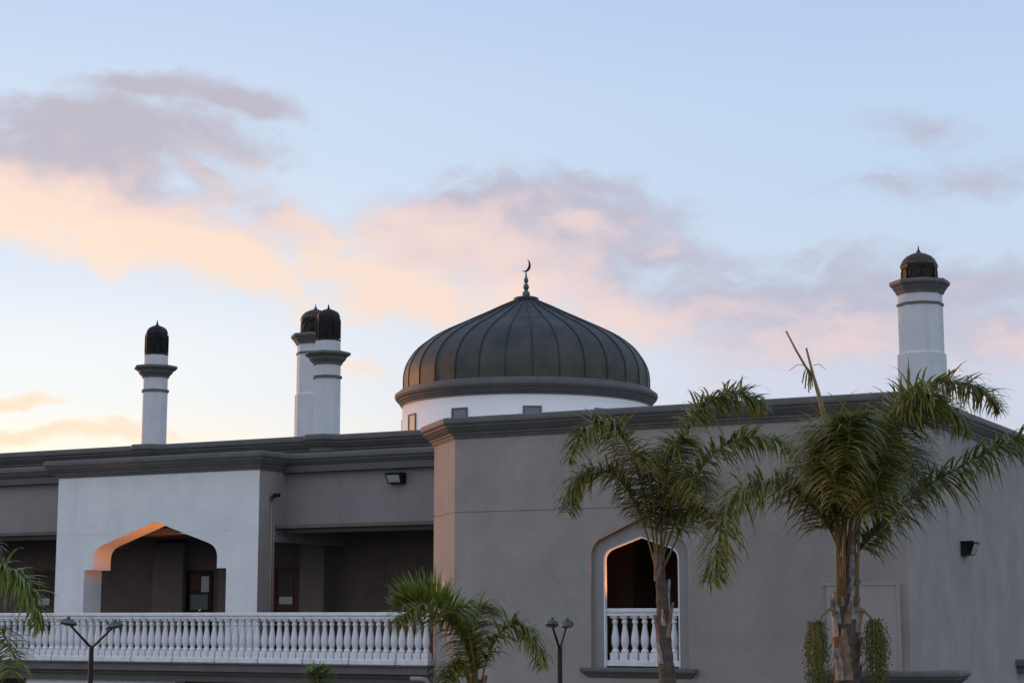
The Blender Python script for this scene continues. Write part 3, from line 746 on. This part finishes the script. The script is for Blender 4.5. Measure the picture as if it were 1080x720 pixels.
# small warm floodlights the photograph shows lit behind each rail
def flood(pos, target, energy, size, lab):
    root = empty('floodlight', pos, ROT); tag(root, lab, 'floodlight', 'warm floodlights behind the rails')
    d = (Vector(target)-Vector(pos)).normalized(); dl = Vector((d.dot(DU), d.dot(DW), d.z))
    h_ = pos[2]-FL
    b = MB(); b.lathe([(.07, -h_), (.07, -h_+.02), (.018, -h_+.03), (.018, -.06)], 12); b.build('stand', m_black, root)
    b = MB(); b.tube([-dl*.08, dl*.03, dl*.05], [.05, .065, .065], 12); b.build('lamp_body', m_black, root)
    b = MB(); b.tube([dl*.051, dl*.062], .05, 12); b.build('lens', m_glow, root)
    ld = bpy.data.lights.new('flood_beam', 'SPOT'); ld.energy = energy; ld.color = (1, .28, .035); ld.spot_size = R(size); ld.spot_blend = .8; ld.shadow_soft_size = .05
    lo = bpy.data.objects.new('flood_beam', ld); C.objects.link(lo); lo.parent = root
    lo.location = dl*.09; lo.rotation_euler = dl.to_track_quat('-Z', 'Y').to_euler()
flood(G(-8.15, PW+.25, Z+.14), G(-10.3, PW+.36, Z+1.92), 190, 62, 'small warm floodlight behind the balcony rail inside the big arch')
flood(G(4.15, .50, Z-.05), G(3.5, .22, Z+1.35), 120, 105, 'small warm floodlight behind the window balustrade')

# ---------------------------------------------------------------- street lamps
def lamp(px, Y, heads, jy, lab):
    top = P(px, jy, Y); root = empty('street_lamp', (top.x, top.y, 0), 0); tag(root, lab, 'street lamp', 'twin-headed street lamps')
    h_ = top.z
    b = MB(); b.lathe([(.11, 0), (.11, .05), (.07, .12), (.055, .3), (.047, h_*.6), (.040, h_-.02), (.045, h_), (0, h_+.02)], 14); b.build('pole', m_pole, root)
    for hx, hy, dy in heads:
        q_ = P(hx, hy, Y+dy); e = Vector((q_.x-top.x, dy, q_.z))
        st = Vector((0, 0, h_-.03))
        b = MB(); b.tube([st, st+(e-st)*.9, e], [.022, .018, .016], 8); b.build('arm', m_pole, root)
        d = Vector((e.x, e.y, 0)).normalized()
        b = MB()
        b.lathe([(.0, .075), (.05, .07), (.10, .045), (.128, .01), (.132, -.012), (.118, -.02), (.10, -.035), (.0, -.05)], 20)
        for v in b.b.verts: v.co = Matrix.Rotation(math.atan2(d.y, d.x), 3, 'Z') @ (Matrix.Rotation(-.16, 3, 'Y') @ Vector((v.co.x*1.12, v.co.y*.82, v.co.z)))
        hd = b.build('lamp_head', m_head, root, loc=e)
        b = MB(); b.lathe([(.03, .06), (.034, .09), (.028, .11), (0, .115)], 12); b.build('photocell', m_head, hd)
lamp(96.5, 31, [(72, 656.5, -.12), (121, 659.5, .15)], 681, 'dark twin-headed street lamp before the left of the balcony balustrade')
lamp(590.3, 30, [(582, 658, -.45), (598, 658.5, .35)], 682, 'dark twin-headed street lamp left of the arched window')

# ---------------------------------------------------------------- palms
def frond(root, org, pts, bare, ll, npair, rnd, droop=1.0, up=0.0, mat=None, width=.0150, r0=.020, side=1.0, tatter=0.06, dens=1.9):
    """pts: rachis points (world). bare: fraction of petiole without leaflets. ll: leaflet length"""
    pts = catmull([Vector(p)-org for p in pts], 40); npair = int(npair*dens)
    b = MB(); n = len(pts)
    b.tube(pts[::2], [r0*(1-.85*i/(n-1)) for i in range(0, n, 2)], 6, mi=1)
    for i in range(npair):
        f = bare*.52+(1-bare*.52)*(i+rnd.random()*.8)/npair
        if f > .995: f = .995
        x = f*(n-1); k = int(x); q = x-k
        p = pts[k].lerp(pts[min(k+1, n-1)], q); t = (pts[min(k+2, n-1)]-pts[max(k-1, 0)]).normalized()
        s0 = t.cross(Vector((0, 0, 1)))
        if s0.length < .2: s0 = t.cross(Vector((.3, -.9, .2)))
        s0.normalize(); u0 = s0.cross(t).normalized()
        g = max(0, (f-bare*.52)/(1-bare*.52))
        length = ll*(.45+.75*math.sin(math.pi*min(1, .12+g*.86))**.7)*(1.0 if g < .9 else .8)
        for s_ in (-1, 1):
            if rnd.random() < tatter: continue
            ro = rnd.gauss(.05, .42)+up
            d = (s0*s_*side*math.cos(ro)+u0*math.sin(ro)+t*rnd.uniform(.22, .62)).normalized()
            L_ = length*rnd.uniform(.75, 1.12); ns = 5
            q0 = p.copy(); vs_ = []; wd = width*rnd.uniform(.7, 1.15)
            dr = droop*rnd.uniform(.7, 1.35)
            for j in range(ns+1):
                fj = j/ns
                wj = wd*(.55+.6*math.sin(math.pi*min(1, fj+.18)))*(1-fj**3)+.0015
                wv = d.cross(Vector((0, 0, 1)))
                if wv.length < .15: wv = s0.copy()
                wv.normalize()
                if wv.dot(t) < 0: wv = -wv
                wv = (wv+t*.4+Vector((rnd.uniform(-.2,.2), rnd.uniform(-.2,.2), 0))).normalized()
                vs_.append((q0-wv*wj, q0+wv*wj))
                q0 = q0+d*(L_/ns)
                d = (d+Vector((0, 0, -1))*dr*.36*(.25+fj)+Vector((rnd.uniform(-.05, .05), rnd.uniform(-.05, .05), 0))).normalized()
            vv = [(b.b.verts.new(a_), b.b.verts.new(c_)) for a_, c_ in vs_]
            for (a_, c_), (e_, g_) in zip(vv, vv[1:]):
                b.b.faces.new((a_, c_, g_, e_)).smooth = True
    me = bpy.data.meshes.new('frond'); b.b.to_mesh(me); b.b.free()
    me.materials.append(mat or m_leaf); me.materials.append(m_rachis)
    o = bpy.data.objects.new('frond', me); C.objects.link(o); o.parent = root
    return o
def palm(name, lab, Y, trunk, radii, fronds, seed, boots=0, ll=.5, lift=0):
    rnd = random.Random(seed)
    tp = [P(x_, y_, Y) for x_, y_ in trunk]
    org = Vector((tp[-1].x, Y, 0))
    root = empty(name, org); tag(root, lab, 'palm tree')
    base = tp[-1]
    tp = tp+[Vector((base.x, Y, base.z*.5)), Vector((base.x, Y, 0))]
    rad = list(radii)+[radii[-1]*1.02, radii[-1]*1.2]
    c_ = [p-org for p in tp]
    # trunk with ring scars
    fine = []; fr = []
    for i in range(len(c_)-1):
        m_ = max(2, int((c_[i]-c_[i+1]).length/.06))
        for j in range(m_):
            q = j/m_; fine.append(c_[i].lerp(c_[i+1], q)); fr.append((rad[i]*(1-q)+rad[i+1]*q)*(1+.05*math.sin(len(fine)*1.9)+rnd.uniform(-.03, .03)))
    fine.append(c_[-1]); fr.append(rad[-1])
    b = MB(); b.tube(fine, fr, 14); b.build('trunk', m_trunk, root)
    if boots:
        for i in range(boots):
            b = MB()
            f = rnd.random()**1.2*1.9; z_ = c_[0].z-.05-f; a = i*2.4+rnd.uniform(-.3, .3)
            k = min(range(len(fine)), key=lambda j: abs(fine[j].z-z_)); ctr = fine[k]; rr = fr[k]
            n_ = Vector((math.cos(a), math.sin(a), 0)); t_ = Vector((-n_.y, n_.x, 0)); h_ = rnd.uniform(.22, .5); wd = rr*rnd.uniform(.35, .6)
            rows_ = []; fl_ = rnd.uniform(.5, 2.0); lean = rnd.uniform(-.05, .05)
            for j in range(6):
                g = j/5; o_ = rr*.98+.012+rr*.26*g*g*fl_; w_ = wd*(1-.7*g**1.5)
                pz = ctr+n_*o_+t_*lean*g+Vector((0, 0, h_*g-.15))
                rows_.append([b.b.verts.new(v_) for v_ in (pz-t_*w_-n_*.03, pz-t_*w_*.4+n_*.010, pz+t_*w_*.4+n_*.010, pz+t_*w_-n_*.03, pz-n_*.035)])
            for A_, B_ in zip(rows_, rows_[1:]):
                for m_ in range(5): b.b.faces.new((A_[m_], A_[(m_+1) % 5], B_[(m_+1) % 5], B_[m_]))
            b.b.faces.new(rows_[-1]); b.b.faces.new(rows_[0][::-1])
            b.build('leaf_base', m_boot if rnd.random() < .6 else m_boot2, root)
    for fd in fronds:
        px_, dy = fd[0], fd[1]; kw = fd[2] if len(fd) > 2 else {}
        n_ = len(px_)-1
        w3 = [P(x_, y_-(lift if i == 0 else lift*.35 if i == 1 else 0), Y+dy*(i/n_)) for i, (x_, y_) in enumerate(px_)]
        kw = dict(dict(bare=.25, ll=ll, npair=100, droop=1.5), **kw)
        frond(root, org, w3, rnd=rnd, **kw)
    return root, org
# middle palm before the arched window
palmA = palm('palm_tree', 'slender palm standing before the arched window', 29,
    [(694, 575), (696, 598), (699, 640), (701, 680), (704, 720)], [.06, .075, .10, .115, .135], [
    ([(693, 596), (685, 545), (670, 490), (654, 458), (632, 445), (613, 456), (602, 484)], -.9, dict(bare=.3)),
    ([(692, 600), (681, 560), (664, 520), (645, 500), (622, 496), (604, 512), (598, 540)], -.2, dict(bare=.36, npair=90)),
    ([(697, 590), (706, 540), (717, 478), (735, 436), (760, 419), (788, 416), (806, 430)], .4, dict(bare=.25, npair=140)),
    ([(698, 590), (713, 548), (736, 500), (760, 472), (790, 461), (822, 466), (842, 478)], -.3, dict(bare=.3)),
    ([(696, 590), (699, 540), (704, 500), (712, 472), (722, 462)], -1.0, dict(bare=.25, npair=80)),
    ([(694, 590), (690, 540), (684, 500), (674, 478), (664, 486)], -1.5, dict(bare=.3, npair=70, mat=m_leaf_o)),
    ([(699, 600), (715, 565), (728, 540), (742, 535), (753, 552)], -.9, dict(bare=.5, npair=50)),
    ([(697, 590), (708, 535), (722, 505), (738, 505), (748, 530)], -1.7, dict(bare=.3, npair=80)),
    ([(696, 590), (697, 540), (695, 500), (700, 478), (708, 480)], 1.2, dict(bare=.3, npair=70)),
    ], 11, boots=16, ll=.54)[0]
# large palm at the right
pB, oB = palm('palm_tree', 'large shaggy palm with fruit clusters near the right corner', 26,
    [(893, 566), (893, 605), (893, 655), (893, 690), (893, 730)], [.09, .13, .17, .18, .185], [
    ([(889, 620), (880, 575), (866, 545), (842, 520), (812, 507), (784, 514), (764, 543), (755, 585), (750, 612)], -.6, dict(bare=.3, npair=120, ll=.64)),
    ([(898, 620), (908, 585), (930, 556), (958, 528), (996, 502), (1040, 478), (1082, 462), (1118, 478)], -.3, dict(bare=.25, npair=130)),
    ([(896, 610), (904, 550), (916, 490), (936, 446), (966, 414), (1002, 402), (1034, 410), (1054, 432)], .5, dict(bare=.28, npair=130, ll=.56)),
    ([(896, 610), (906, 545), (922, 480), (946, 440), (974, 425), (1002, 432), (1020, 455)], -.1, dict(bare=.35, npair=80, ll=.6)),
    ([(889, 610), (888, 540), (886, 480), (878, 455), (866, 470), (860, 505)], -1.9, dict(bare=.3, npair=110)),
    ([(892, 610), (900, 530), (906, 470), (916, 446), (928, 462), (934, 505)], -1.6, dict(bare=.28, npair=110)),
    ([(890, 610), (894, 530), (896, 465), (898, 440), (896, 450), (893, 490)], -2.2, dict(bare=.28, npair=110)),
    ([(895, 610), (910, 540), (930, 490), (950, 470), (962, 490), (964, 520)], 1.2, dict(bare=.28, npair=100)),
    ([(887, 610), (876, 550), (868, 500), (866, 470), (876, 448), (892, 440)], 1.4, dict(bare=.3, npair=90)),
    ([(897, 610), (915, 530), (938, 470), (962, 430), (985, 415)], -.9, dict(bare=.35, npair=90)),
    ([(891, 610), (890, 540), (888, 490), (882, 470), (880, 490), (882, 530)], -2.4, dict(bare=.3, npair=90, mat=m_leaf_o)),
    ([(892, 610), (902, 545), (912, 505), (920, 490), (924, 510), (926, 545)], -2.2, dict(bare=.3, npair=90)),
    ([(890, 610), (880, 550), (870, 510), (862, 490), (856, 502), (853, 530)], -1.2, dict(bare=.3, npair=90, mat=m_leaf_o)),
    ([(893, 610), (898, 540), (904, 485), (912, 460), (920, 470)], 1.6, dict(bare=.3, npair=80)),
    ], 23, boots=54, ll=.66, lift=22)
rnd = random.Random(5)
# bare stalks of lost leaves and the broken spear on the large palm
b = MB()
for a in ([(883, 650), (880, 600), (880, 545)], [(905, 650), (908, 600), (910, 560)], [(890, 640), (889, 590), (892, 540)]):
    dy = rnd.uniform(-.35, -.15)
    b.tube([P(893+(x_-893)*.8, y_-12, 26+dy)-oB for x_, y_ in a], [.034, .022, .014], 7)
b.build('stalk', m_rachis, pB)
b = MB()
sp = [P(x_, y_, 26-.3)-oB for x_, y_ in [(884, 560), (878, 490), (871, 447), (864.5, 420), (858, 397), (850.3, 367)]]
b.tube(sp, [.035, .04, .04, .034, .022, .015], 7)
b.tube([P(x_, y_, 25.7)-oB for x_, y_ in [(857.5, 396), (850, 387), (840, 370), (829, 349)]], [.02, .018, .016, .013], 6)
b.build('spear_leaf', m_rachis, pB)
b = MB()
for (x0_, y0_), (x1_, y1_) in (((852, 390), (849, 410)), ((853, 392), (853, 414)), ((855, 394), (857, 408)), ((851, 388), (846, 404)), ((850, 385), (832, 391)), ((858, 385), (871, 390)), ((854, 392), (855, 411)), ((856, 397), (852, 406))):
    p0, p1 = P(x0_, y0_, 25.7)-oB, P(x1_, y1_, 25.7+rnd.uniform(-.1, .1))-oB
    mid = (p0+p1)/2+Vector((0, 0, .05)); w_ = Vector((.012, 0, 0)) if abs(x1_-x0_) < 8 else Vector((0, 0, .006))
    for a_, c_ in ((p0, mid), (mid, p1)): b.face([a_-w_, a_+w_, c_+w_*.7, c_-w_*.7])
b.build('torn_leaflet', m_leaf, pB)
# hanging fruit clusters
for sx, pts_, bx in ((-1, [(884, 646), (875, 642), (866, 650), (862, 662)], 860.5), (1, [(902, 644), (911, 643), (918, 650), (921, 660)], 924)):
    b = MB()
    b.tube([P(x_, y_, 26-.25)-oB for x_, y_ in pts_], [.022, .02, .018, .014], 7, mi=1)
    top = P(pts_[-1][0], pts_[-1][1]-2, 25.75)-oB
    for i in range(85):
        a = rnd.uniform(0, 6.283); r_ = rnd.random()**.7*.19*rnd.uniform(.6, 1.1)
        e = top+Vector((r_*math.cos(a)+(bx-pts_[-1][0])/73+.04*math.sin(i*.7), r_*math.sin(a), 0)); ln = rnd.uniform(.25, 1.25)*(1.2-r_*2.6)
        z0_ = rnd.uniform(-.05, .1)
        q1 = top+Vector(((e.x-top.x)*.7, (e.y-top.y)*.7, .03-z0_)); q2 = Vector((e.x, e.y, top.z-.12-rnd.random()*.14)); q3 = Vector((e.x+rnd.uniform(-.05, .05), e.y+rnd.uniform(-.05, .05), top.z-max(ln, .3)))
        b.tube([top, q1, q2, q3], [.004, .004, .003, .002], 4, mi=1)
        for j in range(int(ln/.035)):
            c_ = q1.lerp(q2, min(1, j*.2)) if j < 5 else q2.lerp(q3, (j-5)/max(1, ln/.035-5))
            c_ = c_+Vector((rnd.gauss(0, .02), rnd.gauss(0, .02), rnd.uniform(-.01, .01))); s_ = rnd.uniform(.005, .017)
            v = [b.b.verts.new(c_+Vector(d_)*s_) for d_ in ((1, 0, 0), (0, 1, 0), (-1, 0, 0), (0, -1, 0), (0, 0, 1.2), (0, 0, -1.2))]
            for q_ in ((0, 1, 4), (1, 2, 4), (2, 3, 4), (3, 0, 4), (1, 0, 5), (2, 1, 5), (3, 2, 5), (0, 3, 5)): b.b.faces.new([v[k_] for k_ in q_])
    b.build('fruit_cluster', [m_fruit, m_rachis], pB)
# low palm between the balcony and the street lamp
palm('palm_tree', 'low bushy palm whose crown overlaps the right end of the long balustrade', 24,
    [(503, 716), (503, 740), (503, 780)], [.10, .14, .16], [
    ([(503, 735), (496, 695), (478, 655), (458, 638), (436, 634), (417, 640)], -.3, dict(bare=.28, up=.9, droop=.25, mat=m_leaf_y, npair=70)),
    ([(502, 735), (494, 690), (478, 660), (456, 645), (434, 644), (420, 655)], -.7, dict(bare=.25, npair=60)),
    ([(505, 735), (512, 700), (524, 672), (540, 658), (556, 662), (568, 682), (573, 702)], -.2, dict(bare=.35, npair=50, ll=.36)),
    ([(504, 735), (502, 690), (500, 655), (506, 640), (514, 640)], .5, dict(bare=.3, npair=70)),
    ([(503, 735), (499, 690), (490, 652), (484, 640), (476, 646)], -1.2, dict(bare=.3, npair=45)),
    ([(502, 740), (492, 712), (482, 700), (472, 706), (468, 722)], -.6, dict(bare=.4, npair=50, ll=.3)),
    ], 31, boots=6, ll=.42)
# palm at the left edge
palm('palm_tree', 'palm at the left edge hanging over the balustrade', 21,
    [(-48, 690), (-48, 720), (-48, 780)], [.10, .14, .17], [
    ([(-48, 700), (-40, 650), (-22, 612), (0, 599), (20, 606), (34, 630), (42, 664)], -.2, dict(bare=.3, npair=62, mat=m_leaf_y, width=.015)),
    ([(-46, 710), (-30, 688), (-14, 664), (0, 662), (10, 684), (12, 712)], -1.1, dict(bare=.3, npair=50, mat=m_leaf_y)),
    ([(-49, 700), (-60, 640), (-80, 600), (-110, 600), (-130, 640)], .4, dict(bare=.3)),
    ([(-49, 700), (-50, 640), (-44, 595), (-30, 575), (-16, 580)], .8, dict(bare=.3, npair=80)),
    ([(-49, 700), (-70, 670), (-95, 660), (-118, 690)], -.8, dict(bare=.3)),
    ], 41, ll=.42)
# tip of a young palm at the bottom edge
palm('palm_tree', 'young palm showing only its leaf tip below the balcony edge', 24,
    [(336, 775), (336, 790), (336, 810)], [.08, .1, .12], [
    ([(336, 790), (336, 750), (337, 718), (335, 704)], -.2, dict(bare=.3, up=.6, droop=.1, mat=m_leaf_y, npair=50, ll=.26, width=.014)),
    ([(336, 790), (334, 750), (331, 720), (328, 708)], -.3, dict(bare=.3, up=.5, droop=.1, mat=m_leaf_y, npair=36, ll=.24, width=.014)),
    ([(336, 790), (330, 755), (318, 735), (304, 732)], .3, dict(bare=.3, npair=60, ll=.3)),
    ([(336, 790), (344, 755), (356, 738), (368, 738)], -.3, dict(bare=.3, npair=60, ll=.3)),
    ([(336, 790), (333, 760), (326, 742), (322, 735)], -.7, dict(bare=.3, up=.5, droop=.4, npair=40, ll=.2)),
    ], 51)
